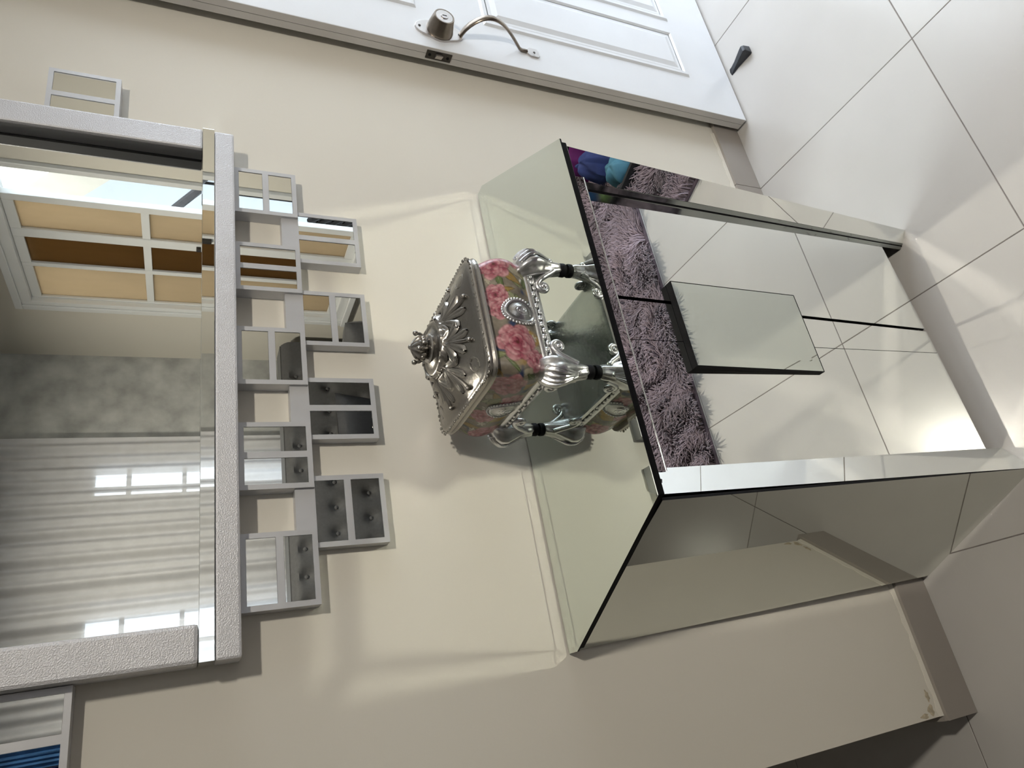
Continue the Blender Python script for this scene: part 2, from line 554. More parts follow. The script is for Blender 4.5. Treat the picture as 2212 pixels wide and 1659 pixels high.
# ---- door_1: white six panel door standing open along the back wall
DX, DYF, DW, DH, DT = 1.5184, -0.0643, 0.765, 2.08, 0.040
door = empty('door_1', (DX + DW, DYF, 0.008), kind='structure')
b = MB()
b.box(DX, DX + DW, DYF, DYF + DT * .5 - .0006, .008, DH); b.box(DX, DX + DW, DYF + DT * .5 + .0006, DYF + DT, .008, DH)
b.build('leaf', 'door_white', door, bevel=.0012)
# bare grey edge strips with the joint line between them
for y0, y1 in ((DYF + .0004, DYF + DT * .5 - .0007), (DYF + DT * .5 + .0007, DYF + DT - .0004)):
    MB().box(DX - .0012, DX, y0, y1, .010, DH).build('edge_band', 'door_edge', door)
MB().box(DX - .0004, DX + .002, DYF + DT * .5 - .0007, DYF + DT * .5 + .0007, .010, DH).build('edge_joint', 'dark_metal', door)
def panel(x0, x1, z0, z1):
    """raised and fielded panel: outer bead, sunk groove, sloping field"""
    y = DYF
    prof = [(0, 0), (.006, -.0055), (.016, -.0055), (.022, .0005), (.026, -.001), (.034, -.001), (.050, -.0068)]
    rings = []
    for ins, dy in prof:
        rings.append([(x0 + ins, y + dy, z0 + ins), (x1 - ins, y + dy, z0 + ins), (x1 - ins, y + dy, z1 - ins), (x0 + ins, y + dy, z1 - ins)])
    b = MB()
    b.loft(rings, cap0=True, cap1=True)
    b.build('panel', 'door_white', door)
for x0, x1 in ((1.663, 1.878), (1.930, 2.145)):
    panel(x0, x1, .190, .918)
    panel(x0, x1, 1.115, 1.62)
    panel(x0, x1, 1.73, 1.96)
# deadbolt and pull
hx = 1.5865
b = MB()
pl = []
for k in range(40):
    t = 2 * PI * k / 40
    r = .040 + .028 * abs(math.sin(t)) ** 6
    pl.append((hx + .98 * r * math.cos(t) , 1.061 + r * math.sin(t)))
b.prism([(p[0], DYF + .0005, p[1]) for p in pl], [(p[0], DYF - .006, p[1]) for p in pl])
plate = b.build('lock_plate', 'bronze_light', door, bevel=.001)
db = MB().lathe((hx, DYF - .006, 1.061), (0, -1, 0), [(0, .037), (.004, .037), (.006, .036), (.040, .0285), (.043, .027), (.043, .024), (.0415, .0235)], 40).build('deadbolt', 'bronze', door, smooth=True)
b = MB().lathe((hx, DYF - .0475, 1.061), (0, -1, 0), [(-.001, .0235), (.001, .0232)], 32)
b.lathe((hx, DYF - .0475, 1.061), (0, -1, 0), [(0, .011), (.003, .0105), (.0032, .008)], 24)
b.build('lock_face', 'bronze_light', db, smooth=True)
MB().box(hx - .0012, hx + .0012, DYF - .0512, DYF - .0478, 1.055, 1.067).build('keyway', 'black', db)
for dz in (-.056, .056):
    MB().lathe((hx, DYF - .006, 1.061 + dz), (0, -1, 0), [(-.001, .004), (.0012, .0035), (.0014, .001)], 14).build('screw', 'dark_metal', plate)
# strap handle: leaves the lower tip of the plate, bows out, ends in a small foot plate
pts = []
for k in range(25):
    t = k / 24
    z = 1.003 - .205 * t
    out = .072 * (math.sin(PI * min(1, t * 1.12) ** .72)) if t < .92 else .072 * math.sin(PI * min(1, .92 * 1.12) ** .72) * (1 - t) / .08
    pts.append((hx + .004 * t, DYF - .004 - max(0, out), z))
b = MB()
rings = []
for k, p in enumerate(pts):
    t = k / 24
    a = Vector(pts[max(k - 1, 0)]); c_ = Vector(pts[min(k + 1, 24)])
    tg = (c_ - a).normalized()
    nrm = Vector((1, 0, 0)).cross(tg).normalized()
    hw = .0115 * (1 - .42 * t); th_ = .0042
    rings.append([tuple(Vector(p) + Vector((hw * math.cos(q), 0, 0)) + nrm * th_ * math.sin(q)) for q in [2 * PI * i / 12 for i in range(12)]])
b.loft(rings)
b.build('pull_handle', 'bronze', door, smooth=True)
b = MB()
pl = [(hx + .004 + p[0], .781 + p[1]) for p in ((-.006, .019), (.006, .019), (.016, .008), (.016, -.016), (.009, -.021), (-.009, -.021), (-.016, -.016), (-.016, .008))]
b.prism([(p[0], DYF + .0005, p[1]) for p in pl], [(p[0], DYF - .005, p[1]) for p in pl])
fp = b.build('handle_foot', 'bronze_light', door, bevel=.001)
MB().lathe((hx + .004, DYF - .005, .776), (0, -1, 0), [(-.001, .0038), (.0012, .003)], 14).build('screw', 'dark_metal', fp)
# latch plate in the door edge
b = MB().box(DX - .003, DX + .001, DYF + .008, DYF + .033, 1.030, 1.100)
lp = b.build('latch_plate', 'dark_metal', door, bevel=.0008)
MB().hexa([(DX - .012, DYF + .013, 1.056), (DX - .002, DYF + .013, 1.056), (DX - .002, DYF + .028, 1.056), (DX - .004, DYF + .028, 1.056)],
          [(DX - .012, DYF + .013, 1.074), (DX - .002, DYF + .013, 1.074), (DX - .002, DYF + .028, 1.074), (DX - .004, DYF + .028, 1.074)]).build('latch_bolt', 'bronze_light', lp)
for z in (1.040, 1.090):
    MB().lathe((DX - .003, DYF + .0205, z), (-1, 0, 0), [(-.001, .0045), (.001, .004)], 12).build('screw', 'black', lp)

# black rubber wedge under the door
b = MB()
pr = [(-.014, 0), (.014, 0), (.012, .001), (-.012, .001)]
rings = []
for t, w_, h in ((0, .013, .001), (.35, .0135, .012), (.8, .0165, .029), (.93, .017, .033), (1.0, .0145, .028)):
    c0 = np.array((1.727, -.075, 0.0005)) + np.array((-.005, -.100, 0)) * t
    rings.append([(c0[0] - w_, c0[1], .0005), (c0[0] + w_, c0[1], .0005), (c0[0] + w_ * .72, c0[1], .0005 + h), (c0[0] - w_ * .72, c0[1], .0005 + h)])
b.loft(rings)
dw = b.build('door_wedge', 'rubber', None, bevel=.002, origin=(1.722, -.125, 0))
tag(dw, 'small black rubber wedge on the floor at the white door', 'doorstop')

# ------------------------------------------------------------------ mirrored cabinet
cab = empty('mirrored_cabinet', (.55, -.19, 0), 'mirror-clad console cabinet with slanted sides against the cream wall', 'cabinet')
ZT = 1.0100
OUT = [(.007, -.0045), (.007, -.0365), (.188, -.3855), (.909, -.3810), (1.0925, -.0345), (1.0895, -.0045)]
def inset(poly, d):
    n = len(poly)
    area2 = sum(poly[i][0] * poly[(i + 1) % n][1] - poly[(i + 1) % n][0] * poly[i][1] for i in range(n))
    s = 1 if area2 > 0 else -1
    res = []
    for i in range(n):
        p0, p1, p2 = (np.array(poly[(i + k) % n], float) for k in (-1, 0, 1))
        e1 = (p1 - p0) / np.linalg.norm(p1 - p0); e2 = (p2 - p1) / np.linalg.norm(p2 - p1)
        n1 = s * np.array((-e1[1], e1[0])); n2 = s * np.array((-e2[1], e2[0]))
        M = np.array([n1, n2])
        res.append(tuple(np.linalg.solve(M, np.array([n1 @ p1 + d, n2 @ p1 + d]))))
    return res
INN = inset(OUT, .024)
b = MB()
hi = [(p[0], p[1], ZT + .0008) for p in INN]; ed = [(p[0], p[1], ZT) for p in OUT]; lo = [(p[0], p[1], ZT - .0035) for p in OUT]
nn = 6
b.add(hi + ed, [tuple(range(nn))] + [(i, nn + i, nn + (i + 1) % nn, (i + 1) % nn) for i in range(nn)])
b.cur = 1
b.add(ed + lo, [(i, nn + i, nn + (i + 1) % nn, (i + 1) % nn) for i in range(nn)] + [tuple(range(2 * nn - 1, nn - 1, -1))])
b.build('top_plate', ['mirror_top', 'black'], cab)
IN2 = inset(OUT, .005)
b = MB(); b.prism([(p[0], p[1], ZT - .016) for p in IN2], [(p[0], p[1], ZT - .0036) for p in IN2])
b.build('top_board', 'black', cab)
# left slanted side
sideL = [(.0113, -.0045, .9935), (.0415, -.0300, .0005), (.1990, -.3650, .0005), (.1945, -.3652, .9935)]
def side(poly, name):
    A, B, C, D = (np.array(p, float) for p in poly)
    n_ = np.cross(B - A, C - A); n_ /= np.linalg.norm(n_)
    D = D - n_ * ((D - A) @ n_)
    b = MB()
    if n_[1] > 0: n_ = -n_
    b.add([A, B, C, D], [(0, 1, 2, 3)])
    b.cur = 1
    Q = [p - n_ * .006 for p in (A, B, C, D)]
    b.add([A, B, C, D] + Q, [(4, 5, 6, 7)] + [(i, (i + 1) % 4, 4 + (i + 1) % 4, 4 + i) for i in range(4)])
    return b.build(name, ['mirror_side', 'black'], cab)
sL = side(sideL, 'side_panel')
side([(1.0865, -.0045, .9935), (1.000, -.0300, .0005), (.8440, -.3440, .0005), (.8930, -.3640, .9935)], 'side_panel')
# two little clip heads on the left side near the top
for p in ((.1745, -.318, .945), (.1705, -.310, .938)):
    MB().lathe(p, (-.896, -.444, 0), [(-.001, .0022), (.0012, .0018)], 10).build('clip', 'dark_metal', sL)
# stiles
def stile(A, B, C, D, name):
    b = MB(); b.quad(A, B, C, D)
    n_ = np.cross(np.array(B) - np.array(A), np.array(D) - np.array(A)); n_ /= np.linalg.norm(n_)
    if n_[1] > 0: n_ = -n_
    b.cur = 1
    Q = [tuple(np.array(p) - n_ * .003) for p in (A, B, C, D)]
    b.add([A, B, C, D] + Q, [(4, 5, 6, 7)] + [(i, (i + 1) % 4, 4 + (i + 1) % 4, 4 + i) for i in range(4)])
    return b.build(name, ['mirror', 'mirror_grey'], cab)
stile((.1945, -.3660, .988), (.1998, -.3660, .0008), (.2619, -.3256, .0008), (.2480, -.3312, .988), 'stile')
b = MB(); b.quad((.2481, -.3310, .985), (.2620, -.3254, .001), (.2620, -.3203, .001), (.2481, -.3203, .985))
b.build('jamb_panel', 'mirror', cab)
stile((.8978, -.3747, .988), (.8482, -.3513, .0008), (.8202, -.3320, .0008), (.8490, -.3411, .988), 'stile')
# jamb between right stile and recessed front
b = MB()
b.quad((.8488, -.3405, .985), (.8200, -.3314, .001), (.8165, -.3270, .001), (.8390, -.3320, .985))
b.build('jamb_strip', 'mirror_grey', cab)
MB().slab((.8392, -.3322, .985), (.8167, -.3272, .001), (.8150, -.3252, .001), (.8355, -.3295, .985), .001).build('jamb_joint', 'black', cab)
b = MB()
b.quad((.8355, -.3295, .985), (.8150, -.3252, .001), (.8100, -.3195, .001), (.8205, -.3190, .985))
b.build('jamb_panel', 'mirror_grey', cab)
# recessed front: left door, centre strip, right door
YP = -.320
def front(x0t, x0b, x1t, x1b, z0l, z0r, name):
    b = MB()
    a = [(x0t, YP, .958), (x0b, YP, z0l), (x1b, YP, z0r), (x1t, YP, .958)]
    b.add(a, [(0, 1, 2, 3)])
    b.cur = 1
    q = [(p[0], YP + .006, p[2]) for p in a]
    b.add(a + q, [(7, 6, 5, 4)] + [(i, 4 + i, 4 + (i + 1) % 4, (i + 1) % 4) for i in range(4)])
    return b.build(name, ['mirror', 'black'], cab)
front(.2440, .2530, .4990, .5040, .050, .056, 'door')
front(.5003, .5053, .5880, .5632, .056, .060, 'centre_strip')
front(.5953, .5705, .8200, .8098, .060, .0715, 'door')
b = MB(); b.prism([(.048, -.035, .052), (.205, -.300, .052), (.850, -.300, .052), (.985, -.035, .052)], [(.030, -.020, .99), (.215, -.3125, .99), (.875, -.3125, .99), (1.05, -.020, .99)])
b.build('carcass', 'black', cab)
# rail under the top
b = MB(); b.slab((.236, -.3520, .9905), (.236, -.3532, .957), (.846, -.3532, .957), (.846, -.3520, .9905), .006)
rl = b.build('top_rail', 'mirror', cab)
b = MB(); b.box(.236, .846, -.3538, -.3478, .9553, .9572); b.box(.19, .905, -.3750, -.3735, .9925, .9940)
b.build('glass_edge', 'glass_edge', rl)
# bevelled mirror plate with black edges in the middle of the front
x0, x1, z0, z1 = .4420, .6265, .4700, .8050
w_ = .022
def py(z, o=0.0):                    # the plate leans out a little at its top
    return -.3270 - .0085 * (z - z0) / (z1 - z0) - o
b = MB()
hi = [(x, py(z, .0005), z) for x, z in ((x0 + w_, z0 + w_), (x1 - w_, z0 + w_), (x1 - w_, z1 - w_), (x0 + w_, z1 - w_))]
ed = [(x, py(z), z) for x, z in ((x0, z0), (x1, z0), (x1, z1), (x0, z1))]
b.add(hi + ed, [(0, 1, 2, 3)] + [(i, (i + 1) % 4, 4 + (i + 1) % 4, 4 + i) for i in range(4)])
b.cur = 1
bk = [(x, YP - .0002, z) for x, z in ((x0 + .002, z0 + .002), (x1 - .002, z0 + .002), (x1 - .002, z1 - .002), (x0 + .002, z1 - .002))]
b.add(ed + bk, [(i, (i + 1) % 4, 4 + (i + 1) % 4, 4 + i) for i in range(4)] + [(7, 6, 5, 4)])
hp = b.build('handle_plate', ['mirror_top', 'black'], cab)
e_ = .0013
b = MB()
for (xa, xb, za, zb) in ((x0 - e_, x0, z0, z1), (x1, x1 + e_, z0, z1), (x0 - e_, x1 + e_, z0 - e_, z0), (x0 - e_, x1 + e_, z1, z1 + e_)):
    b.hexa([(xa, py(za, .0004), za), (xb, py(za, .0004), za), (xb, YP - .0004, za), (xa, YP - .0004, za)], [(xa, py(zb, .0004), zb), (xb, py(zb, .0004), zb), (xb, YP - .0004, zb), (xa, YP - .0004, zb)])
b.build('plate_rim', 'black', hp)

# ------------------------------------------------------------------ wall mirror with its small square mirrors
wm = empty('wall_mirror', (.59, -.03, 1.575), 'large wall mirror in a padded silver frame edged with small square mirrors', 'mirror')
MX0, MX1, MZ0, MZ1 = .0765, 1.1075, 1.5768, 2.46
YF = -.0615
b = MB().box(MX0, .1325, YF, -.0005, 1.636, MZ1); b.build('frame_rail', 'silver_frame', wm, bevel=.006)
b = MB().box(1.0560, MX1, YF, -.0005, 1.636, MZ1)
fr = b.build('frame_rail', 'silver_frame', wm, bevel=.004)
b = MB().box(MX0, MX1, YF, -.0005, MZ0, 1.6138); b.build('frame_rail', 'silver_frame', wm, bevel=.004)
b = MB().box(MX0, MX1, YF, -.0005, MZ1 + .024, MZ1 + .062); b.build('frame_rail', 'silver_frame', wm, bevel=.004)
MB().box(1.0548, 1.0565, YF + .006, -.0276, 1.637, MZ1).build('frame_side_shade', 'silver_side_shaded', wm)  # thin dark facing paints the shade on the frame's inner side
MB().box(1.0525, 1.0550, -.0300, -.0272, 1.637, MZ1).build('frame_joint', 'black', wm)
MB().box(.128, 1.058, -.0275, -.0020, 1.634, MZ1 + .02).build('mirror_glass', 'mirror', wm)
for z in (1.6140, MZ1 + .001):
    MB().box(MX0 + .0005, MX1 + .0005, YF - .0035, -.002, z, z + .0218).build('mirror_strip', 'mirror', wm, bevel=.0006)
def small(x0, x1, z0, z1, y, split, blank=0.0, bd=.009):
    b = MB()
    zt = z1 - blank
    b.box(x0, x1, y + .004, -.0005, z0, z1)
    if blank > 0: b.box(x0, x1, y, y + .0041, zt, z1)
    b.box(x0, x0 + bd, y, y + .0041, z0, zt); b.box(x1 - bd, x1, y, y + .0041, z0, zt)
    b.box(x0 + bd, x1 - bd, y, y + .0041, z0, z0 + bd)
    if blank == 0: b.box(x0 + bd, x1 - bd, y, y + .0041, z1 - bd, z1)
    ztp = zt if blank else z1 - bd
    if split == 'H':
        zm = (z0 + bd + ztp) / 2
        b.box(x0 + bd, x1 - bd, y, y + .0041, zm - .006, zm + .006)
        panes = [(x0 + bd, x1 - bd, z0 + bd, zm - .006), (x0 + bd, x1 - bd, zm + .006, ztp)]
    else:
        xm = (x0 + x1) / 2
        b.box(xm - .006, xm + .006, y, y + .0041, z0 + bd, ztp)
        panes = [(x0 + bd, xm - .006, z0 + bd, ztp), (xm + .006, x1 - bd, z0 + bd, ztp)]
    f = b.build('square_frame', 'silver_flat', wm)
    for p in panes:
        MB().box(p[0] + .0004, p[1] - .0004, y + .0012, y + .0042, p[2] + .0004, p[3] - .0004).build('mirror_pane', 'mirror', f)
def at(x, y):           # measured at depth -.02, moved to depth y
    k = (1.2169 + y) / (1.2169 - .02)
    return CAM[0] + (x - CAM[0]) * k
def atz(z, y):
    k = (1.2169 + y) / (1.2169 - .02)
    return CAM[2] + (z - CAM[2]) * k
yu, yl = -.031, -.0245
for (xa, xb, sp) in ((.9410, 1.0570, 'H'), (.7520, .8650, 'V'), (.5480, .6690, 'H'), (.3470, .4720, 'V'), (.1460, .2720, 'H')):
    small(at(xa, yu), at(xb, yu), atz(1.4510, yu), 1.5760, yu, sp)
for (xa, xb, sp) in ((.8270, .9550, 'V'), (.6340, .7585, 'H'), (.4370, .5625, 'V'), (.2390, .3670, 'H')):
    small(at(xa, yl), at(xb, yl), atz(1.3265, yl), atz(1.4850, yl), yl, sp, blank=.034)
small(1.1085, 1.2405, 1.7890, 1.9150, yu, 'V')
small(-.0560, .0755, 1.7925, 1.9190, yu, 'V')

# ------------------------------------------------------------------ jewellery casket
CC = np.array((.5470, -.1760, ZT + .0030))
cas = empty('jewelry_box', tuple(CC), 'silver footed casket with floral printed sides on the mirrored cabinet', 'box', rz=math.radians(2))
def cb(mb, name, mats, parent=cas, **kw):
    """casket parts are modelled around the casket's own centre"""
    mb.v = [(p[0] + CC[0], p[1] + CC[1], p[2] + CC[2]) for p in mb.v]
    return mb.build(name, mats, parent, **kw)
HX, HY = .119, .128
def ring(hx_, hy_, rc, z, n=12):
    pts = []
    for q, (sx, sy) in enumerate(((1, 1), (-1, 1), (-1, -1), (1, -1))):
        for k in range(n + 1):
            a = PI / 2 * (q + k / n)
            pts.append((sx * (hx_ - rc) + rc * math.cos(a), sy * (hy_ - rc) + rc * math.sin(a), z))
    return pts
# printed body: fine mesh carrying a painted flower pattern
ZB0, ZB1 = .090, .180
def body_half(t):
    return -.010 + .014 * math.sin(PI * min(1, max(0, t * .95 + .08))) + .004 * t
def perimeter(npts):
    hx_, hy_, rc = 1.0, 1.0, .2
    base = ring(HX, HY, .022, 0, 14)
    P = np.array(base + [base[0]])
    L = np.concatenate([[0], np.cumsum(np.linalg.norm(np.diff(P, axis=0), axis=1))])
    s = np.linspace(0, L[-1], npts, endpoint=False)
    return np.stack([np.interp(s, L, P[:, 0]), np.interp(s, L, P[:, 1])], 1), s, L[-1]
NP, NT = 640, 56
per, sper, LP = perimeter(NP)
def hashn(x, y, k=0):
    v = np.sin(x * 127.1 + y * 311.7 + k * 74.7) * 43758.5453
    return v - np.floor(v)
def vnoise(x, y, k=0):
    xi, yi = np.floor(x), np.floor(y); xf, yf_ = x - xi, y - yi
    u, v = xf * xf * (3 - 2 * xf), yf_ * yf_ * (3 - 2 * yf_)
    a = hashn(xi, yi, k); b_ = hashn(xi + 1, yi, k); c_ = hashn(xi, yi + 1, k); d_ = hashn(xi + 1, yi + 1, k)
    return (a * (1 - u) + b_ * u) * (1 - v) + (c_ * (1 - u) + d_ * u) * v
def floral(s, t):
    """s along the perimeter (m), t height (m) -> linear colours"""
    n1 = vnoise(s * 90, t * 90, 1); n2 = vnoise(s * 260, t * 260, 2)
    base = np.stack([.15 + .13 * n1, .125 + .12 * n1, .095 + .09 * n1], -1)
    def blend(col, new, mk):
        return col * (1 - mk[..., None]) + np.array(new) * mk[..., None] if np.ndim(new) == 1 else col * (1 - mk[..., None]) + new * mk[..., None]
    sm = lambda x: np.clip(x, 0, 1)
    # pale grey-green ghost leaves
    rs = np.random.default_rng(3)
    for k in range(130):
        cs, ct, a, l, w_ = rs.uniform(0, LP), rs.uniform(-.005, .1), rs.uniform(0, PI), rs.uniform(.010, .024), rs.uniform(.003, .009)
        ds = (s - cs + LP / 2) % LP - LP / 2; dt = t - ct
        p = ds * math.cos(a) + dt * math.sin(a); q = -ds * math.sin(a) + dt * math.cos(a)
        d = (p / l) ** 2 + (q / (w_ * (1 - .5 * np.abs(p / l)) + 1e-4)) ** 2
        col = [(.20, .22, .09), (.30, .32, .18), (.11, .15, .05), (.40, .36, .26), (.34, .22, .05)][rs.integers(0, 5)]
        vein = sm(1 - np.abs(q) / .0008) * .5
        base = blend(base, [c * .35 for c in col], sm((1.35 - d) * 5))
        base = blend(base, col, sm((1 - d) * 4))
        base = blend(base, (.42, .42, .30), sm((1 - d) * 4) * vein)
    # mustard and ink strokes near the lower rim
    base = blend(base, (.48, .30, .07), sm((vnoise(s * 55, t * 40, 5) - .62) * 7) * sm(1.3 - t * 18))
    base = blend(base, (.03, .05, .12), sm((vnoise(s * 60, t * 60, 8) - .76) * 9))
    # small white star flowers
    for k in range(16):
        cs, ct = rs.uniform(0, LP), rs.uniform(.015, .07)
        ds = (s - cs + LP / 2) % LP - LP / 2; dt = t - ct
        r = np.hypot(ds, dt); an = np.arctan2(dt, ds)
        base = blend(base, (.62, .58, .48), sm((.009 * np.abs(np.cos(2.5 * an)) - r) * 700))
    # roses
    fx = LP
    roses = []
    front0 = None
    for cs, ct, R_ in ROSES:
        ds = (s - cs + LP / 2) % LP - LP / 2; dt = t - ct
        r = np.hypot(ds, dt) / R_; an = np.arctan2(dt, ds)
        wob = .30 * (vnoise(s * 110, t * 110, 3) - .5)
        x_, y_ = ds / R_, dt / R_
        dark = np.array((.15, .012, .03)); mid = np.array((.36, .08, .115)); pale = np.array((.60, .33, .33))
        ph = cs * 53
        for rad, size, cnt in ((.66, .46, 6), (.42, .40, 5), (.20, .28, 4)):
            for q in range(cnt):
                aq = ph + rad * 3 + 2 * PI * q / cnt
                d = np.hypot(x_ - rad * math.cos(aq), y_ - rad * math.sin(aq)) / size + wob
                inner = np.clip((x_ * math.cos(aq) + y_ * math.sin(aq) - rad) / size * .5 + .5, 0, 1)      # 0 at the heart, 1 at the petal's lip
                tone = np.clip(inner * 1.05 + .35 * (n2 - .5), 0, 1)[..., None]
                c1 = np.where(tone < .5, dark + (mid - dark) * (tone / .5), mid + (pale - mid) * ((tone - .5) / .5))
                c1 = c1 * (1 - .55 * np.clip(1 - np.abs(d - .93) / .07, 0, 1)[..., None])
                base = blend(base, c1, sm((1 - d) * 14))
        core = sm((.13 - np.hypot(x_, y_)) * 14)
        base = blend(base, (.10, .02, .015), core)
    return base * (.68 + .24 * n2[..., None])
# perimeter runs: right-back corner ... measured by the point nearest each face centre
def s_of(x, y):
    return sper[np.argmin((per[:, 0] - x) ** 2 + (per[:, 1] - y) ** 2)]
ROSES = [(s_of(-.060, -HY), .050, .034), (s_of(-.095, -HY), .020, .020), (s_of(.098, -HY), .062, .030), (s_of(.035, -HY), .070, .022), (s_of(.005, -HY), .066, .020),
         (s_of(.112, -HY), .025, .016), (s_of(-HX, -.085), .060, .030), (s_of(-HX, -.03), .030, .022), (s_of(-HX, .03), .062, .022), (s_of(-HX, .10), .035, .030),
         (s_of(HX, -.06), .05, .034), (s_of(HX, .05), .055, .03), (s_of(0.04, HY), .05, .034), (s_of(-.06, HY), .055, .03)]
tt = np.linspace(0, 1, NT)
V, Ccol = [], []
for t in tt:
    off = body_half(t)
    sc = np.array([(HX + off) / HX, (HY + off) / HY])
    xy = per * sc
    tz = ZB0 + (ZB1 - ZB0) * t
    V.append(np.column_stack([xy, np.full(NP, tz)]))
    Ccol.append(floral(sper, np.full(NP, t * (ZB1 - ZB0))))
V = np.concatenate(V); Ccol = np.concatenate(Ccol)
b = MB()
idx = np.arange(NP)
fs = []
for k in range(NT - 1):
    a0 = k * NP + idx; a1 = k * NP + (idx + 1) % NP
    fs += list(zip(a0.tolist(), a1.tolist(), (a1 + NP).tolist(), (a0 + NP).tolist()))
fs.append(tuple(range(NP - 1, -1, -1))); fs.append(tuple(range((NT - 1) * NP, NT * NP)))
b.add(V.tolist(), fs)
body = cb(b, 'body', 'floral_print', smooth=True)
ca = body.data.color_attributes.new('print', 'FLOAT_COLOR', 'POINT')
ca.data.foreach_set('color', np.column_stack([np.clip(Ccol, 0, 1), np.ones(len(Ccol))]).astype(np.float32).ravel())
# lower moulded band with repeating leaf relief
b = MB()
rings = [ring(HX + o, HY + o, .022 + o * .5, z) for o, z in ((-.012, .066), (-.006, .068), (-.004, .074), (-.008, .078), (-.003, .084), (-.002, .090), (-.005, .094), (-.010, .095))]
b.loft(rings)
band = cb(b, 'base_band', 'bright_silver', smooth=True)
b = MB()
for k in range(0, NP, 9):
    p = per[k]; q = per[(k + 1) % NP]
    dx, dy = (q - p) / np.linalg.norm(q - p)
    c0 = (p[0] * (HX - .0035) / HX, p[1] * (HY - .0035) / HY, .0795 + .0025 * math.sin(k))
    b.ball(c0, .0058, 8, 5, (max(.45, abs(dx)), max(.45, abs(dy)), .62))
cb(b, 'band_relief', 'bright_silver', band, smooth=True)
# lid: stepped rim, hollow slope, round dome
LIDP = [(1.000, .1805, 8), (1.045, .1825, 8), (1.055, .1870, 8), (1.035, .1905, 8), (1.045, .1935, 8), (1.030, .1985, 8), (.995, .2005, 8), (.965, .2000, 8), (.94, .2010, 7), (.88, .2035, 5.5),
        (.80, .2095, 4.2), (.70, .2160, 3.2), (.60, .2240, 2.6), (.52, .2305, 2.2), (.46, .2340, 2.0), (.44, .2370, 2.0), (.43, .2410, 2.0), (.415, .2430, 2.0), (.38, .2435, 2.0), (.34, .2420, 2.0), (.28, .2440, 2.0), (.22, .2470, 2.0), (.17, .2480, 2.0)]
NL = 96
def lring(sc, z, p, hx_=HX, hy_=HY):
    pts = []
    for k in range(NL):
        a = 2 * PI * k / NL
        c_, s_ = math.cos(a), math.sin(a)
        r = (abs(c_) ** p + abs(s_) ** p) ** (-1 / p)
        mix = min(1, max(0, (p - 2) / 3))
        ax_, ay_ = hx_ * mix + HX * (1 - mix), hy_ * mix + HX * (1 - mix)
        pts.append((ax_ * sc * r * c_, ay_ * sc * r * s_, z))
    return pts
b = MB(); b.loft([lring(*q) for q in LIDP])
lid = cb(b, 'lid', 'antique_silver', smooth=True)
_s = [q[0] for q in LIDP[6:]][::-1]; _z = [q[1] for q in LIDP[6:]][::-1]
def lid_z(x, y):
    # find the scale whose ring passes through (x, y)
    best = None
    for lo_ in range(6, len(LIDP) - 1):
        pass
    p = 3.2
    r = ((abs(x) / HX) ** p + (abs(y) / HY) ** p) ** (1 / p)
    return float(np.interp(r, _s, _z))
# acanthus leaves on the slope
def lobe(mb, base, ang, L, wd, h, curl=0.0):
    N, M_ = 9, 6
    grid = []
    for i in range(N):
        t = i / (N - 1)
        a = ang + curl * t
        cx_ = base[0] + L * t * math.cos(a); cy_ = base[1] + L * t * math.sin(a)
        w_ = wd * (.35 + .9 * t) * math.sqrt(max(0.0, 1 - max(0, (t - .72) / .285) ** 2)) + .0004
        row = []
        for j in range(M_ + 1):
            u_ = -1 + 2 * j / M_
            x = cx_ - math.sin(a) * w_ * u_; y = cy_ + math.cos(a) * w_ * u_
            hh = h * (.4 + .9 * t) * (math.sqrt(max(0, 1 - u_ * u_ * .98)) - .35 * math.exp(-(u_ / .25) ** 2))
            row.append((x, y, lid_z(x, y) - .0012 + hh))
        grid.append(row)
    vs_ = [p for r in grid for p in r]
    fs_ = [(i * (M_ + 1) + j, i * (M_ + 1) + j + 1, (i + 1) * (M_ + 1) + j + 1, (i + 1) * (M_ + 1) + j) for i in range(N - 1) for j in range(M_)]
    mb.add(vs_, fs_)
for k in range(8):
    a = 2 * PI * k / 8 + PI / 8
    r0 = .054
    bx_, by_ = r0 * math.cos(a), r0 * math.sin(a)
    b = MB()
    big = 1.0 if k % 2 == 0 else .92
    for da, L, wd in ((-1.25, .030, .0072), (-.74, .044, .0082), (-.27, .053, .0080), (.27, .053, .0080), (.74, .044, .0082), (1.25, .030, .0072)):
        lobe(b, (bx_, by_), a + da, L * big, wd, .0045, da * .42)
    lobe(b, (bx_, by_), a, .060 * big, .0036, .0056)
    tipx, tipy = bx_ + .060 * big * math.cos(a), by_ + .060 * big * math.sin(a)
    b.ball((tipx, tipy, lid_z(tipx, tipy) + .0035), .0046, 10, 6, (1, 1, 1.1))
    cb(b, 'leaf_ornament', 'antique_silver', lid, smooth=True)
b = MB()
for k in range(44):
    a = 2 * PI * k / 44
    b.ball((.0555 * math.cos(a), .0555 * math.sin(a), .2365), .0027, 8, 5)
cb(b, 'bead_ring', 'antique_silver', lid, smooth=True)
b = MB()
for k in range(0, NP, 6):           # small rope bead along the lid rim
    p = per[k]
    b.ball((p[0] * 1.012, p[1] * 1.012, .1992 + .0008 * math.sin(k * .7)), .0026 + .0006 * math.sin(k * .37), 6, 4, (1.2, 1.2, .7))
cb(b, 'rim_beading', 'antique_silver', lid, smooth=True)
